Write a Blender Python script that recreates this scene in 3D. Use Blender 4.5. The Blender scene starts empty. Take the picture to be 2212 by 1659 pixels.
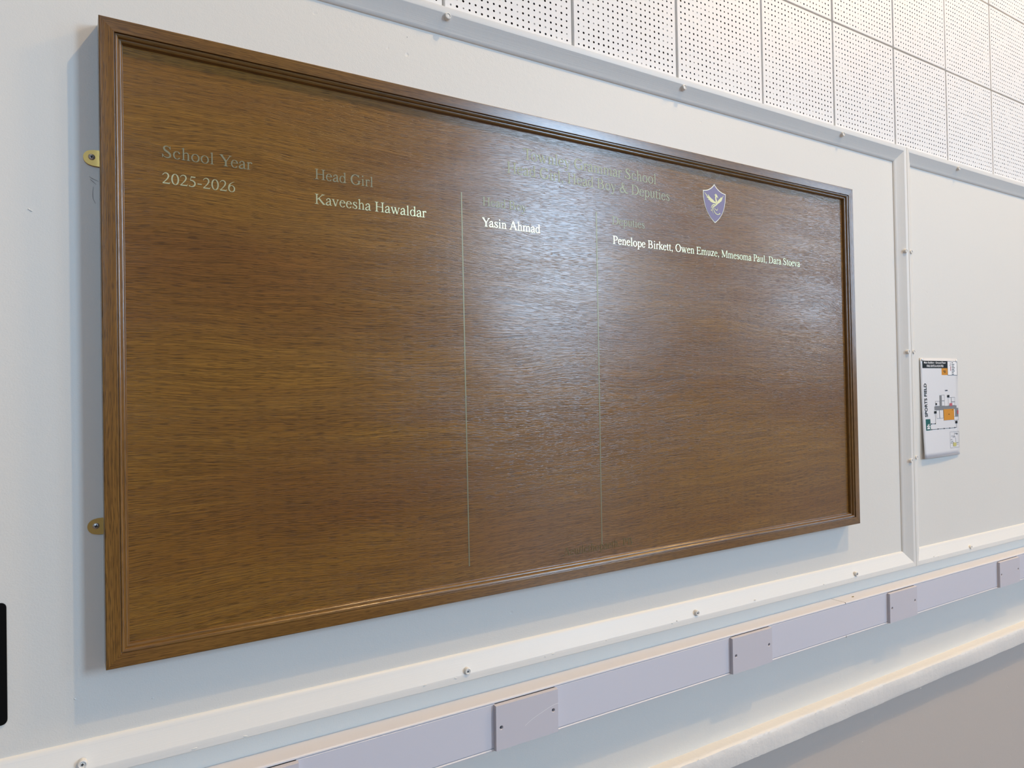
import bpy, bmesh, math, random
from mathutils import Matrix, Vector
random.seed(7)
S = bpy.context.scene
COL = S.collection
CZ = 1.6                      # camera height; the wall face is the plane y = 0, the room lies at y < 0

# ------------------------------------------------------------------ camera, world, lights, exposure
cam_d = bpy.data.cameras.new('camera')
cam_d.sensor_fit = 'HORIZONTAL'
cam_d.sensor_width = 36.0
cam_d.lens = 1534.0 * 36.0 / 2212.0
cam_d.clip_start = 0.02
cam = bpy.data.objects.new('camera', cam_d)
COL.objects.link(cam)
r_ = (0.84575207, -0.53327411, -0.01794879)
u_ = (0.00947102, -0.0186297, 0.99978159)
f_ = (0.53349202, 0.84573735, 0.01070546)
cam.matrix_world = Matrix(((r_[0], u_[0], -f_[0], 0.0), (r_[1], u_[1], -f_[1], -1.212),
                           (r_[2], u_[2], -f_[2], CZ), (0, 0, 0, 1)))
S.camera = cam

S.view_settings.view_transform = 'Standard'
S.view_settings.look = 'None'
S.view_settings.exposure = -0.02
S.view_settings.gamma = 1.0
S.view_settings.use_curve_mapping = False

world = bpy.data.worlds.new('daylight')
S.world = world
world.use_nodes = True
world.node_tree.nodes['Background'].inputs[0].default_value = (0.55, 0.75, 1.0, 1)
world.node_tree.nodes['Background'].inputs[1].default_value = 0.3


def lamp(name, loc, power, color, radius):
    d = bpy.data.lights.new(name, 'POINT')
    d.energy = power
    d.color = color
    d.shadow_soft_size = radius
    o = bpy.data.objects.new(name, d)
    o.location = loc
    COL.objects.link(o)


def window_light(name, x0, x1, z0, z1, power, color):
    d = bpy.data.lights.new(name, 'AREA')
    d.shape = 'RECTANGLE'
    d.size = x1 - x0
    d.size_y = z1 - z0
    d.energy = power
    d.color = color
    o = bpy.data.objects.new(name, d)
    o.location = ((x0 + x1) / 2, YF + 0.05, (z0 + z1) / 2)
    o.rotation_euler = (math.radians(90), 0, 0)          # emits towards +y
    COL.objects.link(o)


WARM = (1.0, 0.695, 0.36)
COOL = (0.51, 0.735, 1.0)
YF = -14.0
lamp('hall_lamp', (2.15, -1.95, CZ + 4.06), 315, WARM, 0.04)
lamp('hall_lamp', (2.65, -1.95, CZ + 5.1), 130, WARM, 0.04)
lamp('hall_lamp', (6.0, -2.2, CZ + 4.3), 520, (1.0, 0.64, 0.28), 0.35)
WZ0, WZ1 = CZ + 1.2, CZ + 7.4
WIN = [(-4.0, -1.0), (9.3, 12.8), (20.8, 22.9)]  # first span is an added fill light, no known window; the others are windows
WPOW = [520, 1650, 780]
for (a, b), pw in zip(WIN, WPOW):
    window_light('window_and_fill_light', a, b, WZ0, WZ1, pw, COOL)


# ------------------------------------------------------------------ helpers
def link(name, me, mat=None, parent=None, mw=None):
    o = bpy.data.objects.new(name, me)
    COL.objects.link(o)
    if mat is not None and not me.materials:
        me.materials.append(mat)
    if mw is not None:
        o.matrix_world = mw
    if parent is not None:
        o.parent = parent
        bpy.context.view_layer.update() if False else None
        o.matrix_parent_inverse = PARENT_INV.get(parent.name, Matrix()).copy()
    return o


PARENT_INV = {}


def empty(name, loc, label=None, cat=None, group=None):
    o = bpy.data.objects.new(name, None)
    o.empty_display_size = 0.05
    o.location = loc
    COL.objects.link(o)
    tag(o, label, cat, group)
    PARENT_INV[o.name] = Matrix.Translation(loc).inverted()
    return o


def regpar(o):
    """remember a parent's own matrix, so that children keep their world places"""
    PARENT_INV[o.name] = o.matrix_world.inverted()
    return o


def tag(o, label=None, cat=None, group=None, kind=None):
    for k, v in (('label', label), ('category', cat), ('group', group), ('kind', kind)):
        if v:
            o[k] = v
    return o


def mesh(name, verts, faces, smooth=False):
    me = bpy.data.meshes.new(name)
    me.from_pydata(verts, [], faces)
    me.update()
    if smooth:
        for p in me.polygons:
            p.use_smooth = True
    return me


def bm_mesh(name, bm, smooth=False):
    bmesh.ops.recalc_face_normals(bm, faces=bm.faces)
    me = bpy.data.meshes.new(name)
    bm.to_mesh(me)
    bm.free()
    if smooth:
        for p in me.polygons:
            p.use_smooth = True
    return me


def box_mesh(name, x0, x1, y0, y1, z0, z1, bevel=0.0):
    bm = bmesh.new()
    vs = [bm.verts.new((x, y, z)) for x in (x0, x1) for y in (y0, y1) for z in (z0, z1)]
    for f in ((0, 1, 3, 2), (4, 6, 7, 5), (0, 4, 5, 1), (2, 3, 7, 6), (0, 2, 6, 4), (1, 5, 7, 3)):
        bm.faces.new([vs[i] for i in f])
    if bevel:
        bmesh.ops.bevel(bm, geom=bm.edges[:], offset=bevel, segments=2, affect='EDGES')
    return bm_mesh(name, bm)


def basis(o, tx, ty, tz):
    return Matrix(((tx[0], ty[0], tz[0], o[0]), (tx[1], ty[1], tz[1], o[1]),
                   (tx[2], ty[2], tz[2], o[2]), (0, 0, 0, 1)))


def sweep(name, prof, L, mA, mB, n=1, wob=None, smooth=True):
    """profile [(u, h)] swept along local x; u = local z (inwards), h = out of the wall (local -y); mA, mB = mitre slopes"""
    V, F = [], []
    m = len(prof)
    for i in range(n + 1):
        t = i / n
        for k, (u, h) in enumerate(prof):
            s0, s1 = mA * u, L - mB * u
            s = s0 + (s1 - s0) * t
            dh = wob(s, k) if wob else (0, 0)
            V.append((s, -(h + dh[0]), u + dh[1]))
    for i in range(n):
        for k in range(m - 1):
            a = i * m + k
            F.append((a, a + 1, a + m + 1, a + m))
    F.append(tuple(range(m)))
    F.append(tuple(n * m + k for k in reversed(range(m))))
    bm = bmesh.new()
    bv = [bm.verts.new(v) for v in V]
    for f in F:
        bm.faces.new([bv[j] for j in f])
    me = bm_mesh(name, bm)
    if smooth:
        for p in me.polygons:
            p.use_smooth = True
        me.set_sharp_from_angle(angle=math.radians(28))
    return me


# ------------------------------------------------------------------ materials
class NB:
    def __init__(self, name):
        self.m = bpy.data.materials.new(name)
        self.m.use_nodes = True
        self.t = self.m.node_tree
        self.b = self.t.nodes['Principled BSDF']

    def n(self, typ, **kw):
        nd = self.t.nodes.new(typ)
        for k, v in kw.items():
            if k.startswith('i_'):
                nd.inputs[k[2:].replace('_', ' ')].default_value = v
            else:
                setattr(nd, k, v)
        return nd

    def l(self, a, b):
        self.t.links.new(a, b)

    def math(self, op, a, b=None, c=None):
        nd = self.n('ShaderNodeMath', operation=op)
        for i, v in enumerate((a, b, c)):
            if v is None:
                continue
            if isinstance(v, (int, float)):
                nd.inputs[i].default_value = v
            else:
                self.l(v, nd.inputs[i])
        return nd.outputs[0]

    def noise(self, vec, scale=1.0, detail=2.0, rough=0.5, dist=0.0):
        nd = self.n('ShaderNodeTexNoise')
        nd.inputs['Scale'].default_value = scale
        nd.inputs['Detail'].default_value = detail
        nd.inputs['Roughness'].default_value = rough
        nd.inputs['Distortion'].default_value = dist
        self.l(vec, nd.inputs['Vector'])
        return nd.outputs[0]

    def xyz(self, x, y, z):
        nd = self.n('ShaderNodeCombineXYZ')
        for i, v in enumerate((x, y, z)):
            if isinstance(v, (int, float)):
                nd.inputs[i].default_value = v
            else:
                self.l(v, nd.inputs[i])
        return nd.outputs[0]

    def ramp(self, fac, stops):
        nd = self.n('ShaderNodeValToRGB')
        e = nd.color_ramp.elements
        while len(e) > 1:
            e.remove(e[-1])
        e[0].position, e[0].color = stops[0][0], (*stops[0][1], 1)
        for p, c in stops[1:]:
            q = e.new(p)
            q.color = (*c, 1)
        self.l(fac, nd.inputs[0])
        return nd.outputs[0]

    def mix(self, fac, a, b, mode='MIX'):
        nd = self.n('ShaderNodeMix', data_type='RGBA', blend_type=mode)
        for sock, v in ((nd.inputs[0], fac), (nd.inputs[6], a), (nd.inputs[7], b)):
            if isinstance(v, (int, float)):
                sock.default_value = v
            elif isinstance(v, tuple):
                sock.default_value = (*v, 1)
            else:
                self.l(v, sock)
        return nd.outputs[2]

    def bump(self, h, strength, dist, prev=None):
        nd = self.n('ShaderNodeBump')
        nd.inputs['Strength'].default_value = strength
        nd.inputs['Distance'].default_value = dist
        self.l(h, nd.inputs['Height'])
        if prev is not None:
            self.l(prev, nd.inputs['Normal'])
        return nd.outputs[0]

    def set(self, **kw):
        for k, v in kw.items():
            s = self.b.inputs[k.replace('_', ' ')]
            if isinstance(v, (int, float)):
                s.default_value = v
            elif isinstance(v, tuple):
                s.default_value = (*v, 1) if len(v) == 3 else v
            else:
                self.l(v, s)
        return self.m

    def obj(self):
        return self.n('ShaderNodeTexCoord').outputs['Object']

    def pos(self):
        return self.n('ShaderNodeNewGeometry').outputs['Position']


def plain(name, col, rough=0.5, metal=0.0, coat=0.0, spec=0.5):
    b = NB(name)
    return b.set(Base_Color=col, Roughness=rough, Metallic=metal, Coat_Weight=coat, Specular_IOR_Level=spec)


def paint(name, col, rough=0.45, fine=0.12, coarse=0.10, brush=None, pits=0.0, dado=None):
    b = NB(name)
    p = b.pos()
    big = b.noise(p, 2.2, 3, 0.55)
    c = b.mix(big, tuple(v * 0.975 for v in col), tuple(min(1, v * 1.02) for v in col))
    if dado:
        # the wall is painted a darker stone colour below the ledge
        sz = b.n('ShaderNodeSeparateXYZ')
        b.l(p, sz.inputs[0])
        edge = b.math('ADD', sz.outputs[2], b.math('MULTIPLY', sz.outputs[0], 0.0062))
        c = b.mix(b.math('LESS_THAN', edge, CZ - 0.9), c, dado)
    nrm = b.bump(b.noise(p, 420, 2, 0.6), fine, 0.0006)
    nrm = b.bump(b.noise(p, 85, 3, 0.6), coarse, 0.0016, nrm)
    if brush:
        sp = b.n('ShaderNodeSeparateXYZ')
        b.l(b.obj(), sp.inputs[0])
        st = b.noise(b.xyz(b.math('MULTIPLY', sp.outputs[0], brush[0]), b.math('MULTIPLY', sp.outputs[1], 900),
                           b.math('MULTIPLY', sp.outputs[2], brush[1])), 1.0, 2, 0.6)
        nrm = b.bump(st, 0.22, 0.0008, nrm)
    if pits:
        vo = b.n('ShaderNodeTexVoronoi')
        vo.inputs['Scale'].default_value = 13.0
        b.l(b.n('ShaderNodeVectorMath', operation='ADD').outputs[0], vo.inputs['Vector'])
        va = vo.inputs['Vector'].links[0].from_node
        b.l(p, va.inputs[0])
        dn = b.n('ShaderNodeTexNoise')
        dn.inputs['Scale'].default_value = 60
        b.l(p, dn.inputs['Vector'])
        sc = b.n('ShaderNodeVectorMath', operation='SCALE')
        sc.inputs[3].default_value = 0.012
        b.l(dn.outputs[1], sc.inputs[0])
        b.l(sc.outputs[0], va.inputs[1])
        pit = b.ramp(vo.outputs['Distance'], [(0.0, (0, 0, 0)), (0.055, (1, 1, 1))])
        nrm = b.bump(pit, pits, 0.0016, nrm)
    return b.set(Base_Color=c, Roughness=rough, Normal=nrm)


def oak(name, light, mid, dark, pore, rough=0.33, coat=0.8, coat_rough=0.13, waves=1.0, seed=0.0, bump=0.35):
    """varnished oak, grain along local x; z runs across the grain"""
    b = NB(name)
    sp = b.n('ShaderNodeSeparateXYZ')
    b.l(b.obj(), sp.inputs[0])
    x, y, z = sp.outputs
    x = b.math('ADD', x, seed)
    w1 = b.noise(b.xyz(b.math('MULTIPLY', x, 1.7), 0.3 + seed, b.math('MULTIPLY', z, 4.5)), 1.0, 2, 0.5)
    w2 = b.noise(b.xyz(b.math('MULTIPLY', x, 8.0), 7.7 + seed, b.math('MULTIPLY', z, 22)), 1.0, 2, 0.5)
    zz = b.math('ADD', z, b.math('MULTIPLY', b.math('SUBTRACT', w1, 0.5), 0.075 * waves))
    zz = b.math('ADD', zz, b.math('MULTIPLY', b.math('SUBTRACT', w2, 0.5), 0.0045 * waves))
    zz = b.math('ADD', zz, b.math('MULTIPLY', y, 1.3))
    # long thin streaks, short dark pores and broad growth bands, all along the grain
    fine = b.noise(b.xyz(b.math('MULTIPLY', x, 7), 2.0, b.math('MULTIPLY', zz, 700)), 1.0, 3, 0.6)
    fine = b.ramp(fine, [(0.38, (0, 0, 0)), (0.64, (1, 1, 1))])
    band = b.noise(b.xyz(b.math('MULTIPLY', x, 0.8), 9.0, b.math('MULTIPLY', zz, 62)), 1.0, 3, 0.6)
    po = b.noise(b.xyz(b.math('MULTIPLY', x, 42), 1.0, b.math('MULTIPLY', zz, 1000)), 1.0, 1, 0.5)
    band2 = b.noise(b.xyz(b.math('MULTIPLY', x, 0.8), 5.0, b.math('MULTIPLY', zz, 80)), 1.0, 1, 0.5)
    thr = b.math('ADD', b.math('MULTIPLY', b.math('SUBTRACT', band2, 0.5), 0.16), 0.52)
    pf = b.math('MINIMUM', b.math('MAXIMUM', b.math('MULTIPLY', b.math('SUBTRACT', po, thr), 10.0), 0.0), 1.0)
    patch = b.noise(b.xyz(b.math('MULTIPLY', x, 1.1), 3.0 + seed, b.math('MULTIPLY', z, 4.2)), 1.0, 3, 0.55)
    c = b.ramp(band, [(0.30, mid), (0.70, light)])
    c = b.mix(b.ramp(patch, [(0.42, (0, 0, 0)), (0.70, (1, 1, 1))]), c, dark)
    c = b.mix(b.math('MULTIPLY', fine, 0.66), c, tuple(v * 0.36 for v in mid))
    c = b.mix(b.math('MULTIPLY', pf, 0.50), c, pore)
    h = b.math('SUBTRACT', b.math('MULTIPLY', fine, -0.5), pf)
    nrm = b.bump(h, bump, 0.0007)
    cn = b.bump(h, bump * 0.42, 0.0006)
    return b.set(Base_Color=c, Roughness=rough, Coat_Weight=coat, Coat_Roughness=coat_rough, Normal=nrm,
                 Coat_Normal=cn, Specular_IOR_Level=0.2)


M = {}
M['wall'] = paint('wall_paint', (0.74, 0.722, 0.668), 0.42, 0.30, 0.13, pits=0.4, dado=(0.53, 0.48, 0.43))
M['trim'] = paint('trim_paint', (0.76, 0.745, 0.70), 0.40, 0.05, 0.05, brush=(6, 700))
M['cup'] = plain('cup_paint', (0.77, 0.755, 0.71), 0.38)
M['rail'] = paint('lumpy_rail_paint', (0.76, 0.735, 0.685), 0.42, 0.2, 0.55)
M['tile'] = paint('acoustic_tile_paint', (0.81, 0.815, 0.815), 0.45, 0.30, 0.28)
M['joint'] = plain('tile_joint', (0.50, 0.46, 0.40), 0.7)
M['hole'] = plain('tile_hole', (0.025, 0.023, 0.022), 0.9)
M['hole_painted'] = plain('tile_hole_painted', (0.42, 0.40, 0.38), 0.7)
M['pvc'] = plain('white_plastic', (0.70, 0.69, 0.71), 0.32)
M['pvc_lid'] = plain('white_plastic_lid', (0.63, 0.63, 0.69), 0.30)
M['pvc_plate'] = plain('white_plastic_plate', (0.59, 0.57, 0.61), 0.36)
M['stain'] = plain('olive_stain', (0.24, 0.20, 0.06), 0.7)
M['dark'] = plain('dark_recess', (0.012, 0.012, 0.012), 0.7)
M['black'] = plain('black_gloss', (0.003, 0.003, 0.003), 0.6, spec=0.1)
M['brass'] = plain('brass_plate', (0.52, 0.33, 0.10), 0.38, 0.85)
M['steel'] = plain('screw_steel', (0.62, 0.60, 0.58), 0.35, 0.9)
OAKC = dict(light=(0.32, 0.160, 0.024), mid=(0.23, 0.106, 0.015), dark=(0.20, 0.083, 0.015), pore=(0.030, 0.013, 0.003))
M['oak_panel'] = oak('oak_veneer', **OAKC)
M['oak_rail'] = oak('oak_rail', light=(0.275, 0.140, 0.030), mid=(0.205, 0.100, 0.020), dark=(0.17, 0.075, 0.016),
                    pore=(0.035, 0.014, 0.004), waves=0.25, seed=3.1, rough=0.3, coat=1.0, coat_rough=0.2, bump=0.1)
M['gold_dull'] = plain('dull_gold_vinyl', (0.25, 0.225, 0.135), 0.42, 0.65, spec=0.3)
M['gold'] = plain('pale_gold_vinyl', (0.64, 0.59, 0.34), 0.30, 0.9)
M['motto'] = plain('worn_olive_lettering', (0.135, 0.095, 0.024), 0.35)
M['cream'] = plain('cream_vinyl', (0.88, 0.84, 0.66), 0.4, 0.1)
M['purple'] = plain('purple_vinyl', (0.20, 0.165, 0.30), 0.45)
M['emblem'] = plain('pale_yellow_vinyl', (0.80, 0.80, 0.42), 0.42)
M['paper'] = plain('laminated_paper', (0.80, 0.81, 0.83), 0.28, coat=0.6)
M['ink'] = plain('black_ink', (0.012, 0.015, 0.015), 0.5, spec=0.15)
M['ink_green'] = plain('green_ink', (0.02, 0.12, 0.11), 0.5, spec=0.15)
M['ink_orange'] = plain('orange_ink', (0.62, 0.27, 0.03), 0.5, spec=0.15)
M['ink_grey'] = plain('grey_ink', (0.22, 0.23, 0.24), 0.5, spec=0.15)
M['ink_red'] = plain('red_ink', (0.50, 0.12, 0.14), 0.35)
M['ink_yellow'] = plain('yellow_ink', (0.60, 0.55, 0.20), 0.35)
M['white_ink'] = plain('white_ink', (0.85, 0.85, 0.85), 0.45)
M['pencil'] = plain('pencil_mark', (0.20, 0.19, 0.19), 0.7)
M['floor'] = plain('floor_wood', (0.20, 0.125, 0.075), 0.4)
M['ceiling'] = plain('ceiling_paint', (0.45, 0.42, 0.39), 0.8)
M['hall'] = plain('hall_wall_paint', (0.25, 0.195, 0.15), 0.7)

# ------------------------------------------------------------------ the setting: room shell
XL, XR, ZC = -6.0, 27.0, 9.6
wall = link('wall_back', box_mesh('wall_back', XL, XR, 0.0, 0.12, 0.0, ZC), M['wall'])
tag(wall, kind='structure')
regpar(wall)
tag(link('floor', box_mesh('floor', XL, XR, YF, 0.12, -0.1, 0.0), M['floor']), kind='structure')
tag(link('ceiling', box_mesh('ceiling', XL, XR, YF, 0.12, ZC, ZC + 0.1), M['ceiling']), kind='structure')
tag(link('wall_left', box_mesh('wall_left', XL - 0.1, XL, YF, 0.0, 0, ZC), M['hall']), kind='structure')
tag(link('wall_right', box_mesh('wall_right', XR, XR + 0.1, YF, 0.0, 0, ZC), M['hall']), kind='structure')
# opposite wall with its window openings; the leftmost is made for the added fill light
bm = bmesh.new()
xs = [XL] + [v for w in WIN for v in w] + [XR]
zs = [0, WZ0, WZ1, ZC]
for i in range(len(xs) - 1):
    for k in range(3):
        if i % 2 == 1 and k == 1:
            continue
        q = [bm.verts.new((x, YF, z)) for x, z in ((xs[i], zs[k]), (xs[i + 1], zs[k]), (xs[i + 1], zs[k + 1]), (xs[i], zs[k + 1]))]
        bm.faces.new(q)
tag(link('wall_front', bm_mesh('wall_front', bm), M['hall']), kind='structure')

# ------------------------------------------------------------------ painted mouldings round the two wall panels
MW = 0.047
TRIM_PROF = [(0, 0), (0, 0.0178), (0.0008, 0.0190), (0.0124, 0.0190), (0.0138, 0.0183), (0.0260, 0.0125), (0.0372, 0.0072),
             (0.0405, 0.0061), (0.0434, 0.0048), (0.0457, 0.0031), (0.0469, 0.0015), (0.0472, 0.0)]
XS = 2.2095
ZT = CZ + 0.7333
SL = 0.0075                                            # the lower runs fall slightly to the right


def trim(name, o, t, nrm_in, L, mA, mB, prof=TRIM_PROF):
    me = sweep(name, prof, L, mA, mB)
    yv = (0, 1, 0)
    ob = link(name, me, M['trim'], mw=basis(o, t, yv, nrm_in))
    tag(ob, kind='structure')
    return regpar(ob)


BOT_PROF = [(u * 1.03, h) for u, h in TRIM_PROF]
trims = {}
# top runs: T = -x, inwards = -z
trims['tl'] = trim('trim_1', (XS, 0, ZT), (-1, 0, 0), (0, 0, -1), XS + 2.6, 1, 0)
trims['tr'] = trim('trim_2', (7.0, 0, ZT), (-1, 0, 0), (0, 0, -1), 7.0 - XS - 0.0006, 0, 1)


def zb(x):
    return CZ - 0.5420 - SL * x


# bottom runs: T = +x tilted, inwards = +z
c_, s_ = math.cos(math.atan(SL)), math.sin(math.atan(SL))
T = (c_, 0, -s_)
N = (s_, 0, c_)
trims['bl'] = trim('trim_3', (-2.6, 0, zb(-2.6)), T, N, XS + 2.6, 0, 1, BOT_PROF)
trims['br'] = trim('trim_4', (XS + 0.0006, 0, zb(XS)), T, N, 4.8, 1, 0, BOT_PROF)
zc = zb(XS)
# upright runs: the right upright of the left panel (inwards = -x) and the left upright of the right panel (inwards = +x)
trims['vl'] = trim('trim_5', (XS, 0, zc), (0, 0, 1), (-1, 0, 0), ZT - zc, 1, 1)
trims['vr'] = trim('trim_6', (XS + 0.0010, 0, ZT), (0, 0, -1), (1, 0, 0), ZT - zc, 1, 1)

# screw cups on the mouldings
def lathe(prof, n=16):
    V, F = [], []
    for r, h in prof:
        if r == 0:
            V.append([(0, -h, 0)])
        else:
            V.append([(r * math.cos(2 * math.pi * k / n), -h, r * math.sin(2 * math.pi * k / n)) for k in range(n)])
    bm = bmesh.new()
    B = [[bm.verts.new(v) for v in ring] for ring in V]
    for a, c in zip(B, B[1:]):
        for k in range(n):
            if len(a) == 1 and len(c) == 1:
                continue
            if len(c) == 1:
                bm.faces.new((a[k], a[(k + 1) % n], c[0]))
            elif len(a) == 1:
                bm.faces.new((a[0], c[(k + 1) % n], c[k]))
            else:
                bm.faces.new((a[k], a[(k + 1) % n], c[(k + 1) % n], c[k]))
    return bm


def cross_mesh(name, a, w, h0, h1):
    bm = bmesh.new()
    pts = [(w, w), (w, a), (-w, a), (-w, w), (-a, w), (-a, -w), (-w, -w), (-w, -a), (w, -a), (w, -w), (a, -w), (a, w)]
    lo = [bm.verts.new((x, -h0, z)) for x, z in pts]
    hi = [bm.verts.new((x, -h1, z)) for x, z in pts]
    bm.faces.new(hi)
    for k in range(12):
        bm.faces.new((lo[k], lo[(k + 1) % 12], hi[(k + 1) % 12], hi[k]))
    return bm_mesh(name, bm)


def poly_mesh_flat(name, pts):
    return mesh(name, [(x, y, 0) for x, y in pts], [tuple(range(len(pts)))])


def shade(me, ang=32):
    for p in me.polygons:
        p.use_smooth = True
    me.set_sharp_from_angle(angle=math.radians(ang))
    return me


cup_me = shade(bm_mesh('screw_cup', lathe([(0.0064, -0.004), (0.0064, 0.0026), (0.0059, 0.0042), (0.0048, 0.0048), (0.0040, 0.0044),
                                           (0.0036, 0.0033), (0.0032, 0.0037), (0.0018, 0.0040), (0, 0.0039)])))
cup_me.materials.append(M['cup'])
rec_me = cross_mesh('screw_recess', 0.0019, 0.0006, 0.0034, 0.0043)
rec_me.materials.append(M['dark'])
CUPS = [('tl', 0.623, 0.7150, 0), ('tl', 1.250, 0.7135, 0), ('tl', 1.8806, 0.7150, 0), ('tr', 2.526, 0.7160, 0), ('tr', 3.13, 0.7150, 0),
        ('bl', 0.017, -0.5200, 1), ('bl', 0.6415, -0.5280, 1), ('bl', 1.257, -0.5294, 1), ('bl', 1.896, -0.5350, 1), ('br', 2.543, -0.5440, 0),
        ('br', 3.16, -0.5480, 0),
        ('vl', 2.192, 0.4105, 0), ('vl', 2.192, 0.1002, 0), ('vl', 2.194, -0.2336, 0),
        ('vr', 2.2215, 0.4100, 0), ('vr', 2.2220, 0.1006, 0), ('vr', 2.2235, -0.2254, 0)]
for key, x, z, cross in CUPS:
    cu = link('screw_cup', cup_me, None, trims[key], Matrix.Translation((x, -0.0172, CZ + z)) @ Matrix.Rotation(random.uniform(0, 3), 4, 'Y'))
    regpar(cu)
    if cross:
        link('screw_recess', rec_me, None, cu, Matrix.Translation((x, -0.0172, CZ + z)) @ Matrix.Rotation(random.uniform(0.2, 1.2), 4, 'Y'))

# hardened runs of paint on the lower moulding
run_me = shade(bm_mesh('paint_run', lathe([(0.0010, 0.0), (0.0009, 0.0007), (0.0005, 0.0011), (0, 0.0012)], 10)), 60)
run_me.materials.append(M['cup'])


def paint_run(parent, x, y, z, w, tilt=0.0):
    link('paint_run', run_me, None, parent, Matrix.Translation((x, y, z)) @ Matrix.Rotation(tilt, 4, 'Y') @ Matrix.Diagonal((w, 1, 1, 1)))


RUNS = [(0.5528, 0.0125, 4), (0.6166, 0.011, 3.4), (0.8404, 0.0113, 4), (0.8208, 0.0096, 2), (0.9808, 0.0114, 2), (1.1756, 0.0128, 3.2), (1.1919, 0.0152, 2), (1.4644, 0.0186, 3), (1.7458, 0.0152, 3), (2.0788, 0.0099, 3), (1.8738, 0.0127, 1.5), (2.2967, 0.0112, 1.6), (2.3135, 0.0162, 2.4), (2.3383, 0.013, 2.6), (0.1641, 0.0039, 4.5), (0.2388, 0.0031, 3.6)]
for x, dz, w in RUNS:
    k = 'bl' if x < XS else 'br'
    paint_run(trims[k], x, -0.0188, zb(x) + dz, w, random.uniform(-0.25, 0.35))

# ------------------------------------------------------------------ dado rail: thick hand-painted ledge below the trunking
RAIL_PROF = [(0, 0), (0, 0.0290), (0.0025, 0.0325), (0.010, 0.0335), (0.022, 0.0335), (0.034, 0.0340), (0.046, 0.0330), (0.0515, 0.0315),
             (0.0545, 0.0285), (0.0558, 0.0250), (0.0562, 0.0180), (0.0565, 0.0090), (0.0568, 0.0)]
rw = random.Random(3)
PH = [(rw.uniform(3, 60), rw.uniform(0, 6.3), rw.uniform(0, 6.3)) for _ in range(10)] + [(rw.uniform(80, 260), rw.uniform(0, 6.3), rw.uniform(0, 6.3)) for _ in range(12)]


def wobble(s, k):
    a = sum(math.sin(f * s + p + 0.55 * k) / (1 + f * 0.05) for f, p, q in PH) * 0.00028
    b_ = sum(math.sin(f * 1.3 * s + q + 0.4 * k) / (1 + f * 0.05) for f, p, q in PH) * 0.00028
    if k in (0, len(RAIL_PROF) - 1):
        return (0, b_)
    edge = 1.6 if k in (2, 6, 7, 8) else 1.0
    return (a * edge + rw.uniform(-1, 1) * 0.00012 * edge, b_ + rw.uniform(-1, 1) * 0.00012)


sl2 = math.atan(0.0062)
rail = link('trim_7', sweep('trim_7', RAIL_PROF, 9.0, 0, 0, n=2000, wob=wobble), M['rail'],
            mw=basis((-2.5, 0, CZ - 0.9075 + 2.5 * 0.0062), (math.cos(sl2), 0, -math.sin(sl2)), (0, 1, 0), (math.sin(sl2), 0, math.cos(sl2))))
tag(rail, kind='structure')

LEDGE_RUNS = [(2.2569, -0.8862, 3), (2.2787, -0.8829, 3), (2.3039, -0.8803, 2.5), (2.2779, -0.9007, 3), (2.1904, -0.9224, 2.5), (2.1134, -0.9064, 1.5), (1.8101, -0.8772, 1.2), (1.4136, -0.8793, 1.4), (1.4236, -0.8781, 1), (1.4418, -0.8805, 3), (1.4187, -0.9047, 3), (1.435, -0.9013, 3), (1.4348, -0.9058, 3.4), (1.2363, -0.8611, 1.5)]
regpar(rail)
for x, z, w in LEDGE_RUNS:
    paint_run(rail, x, -0.0332, CZ + z, w, random.uniform(-0.3, 0.3))

# ------------------------------------------------------------------ perforated acoustic tiles, pieces of the wall
TW, TH, PX, PZ = 0.3092, 0.3045, 0.0139, 0.0139
X0, Z0 = 0.619, CZ + 1.0365


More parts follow.
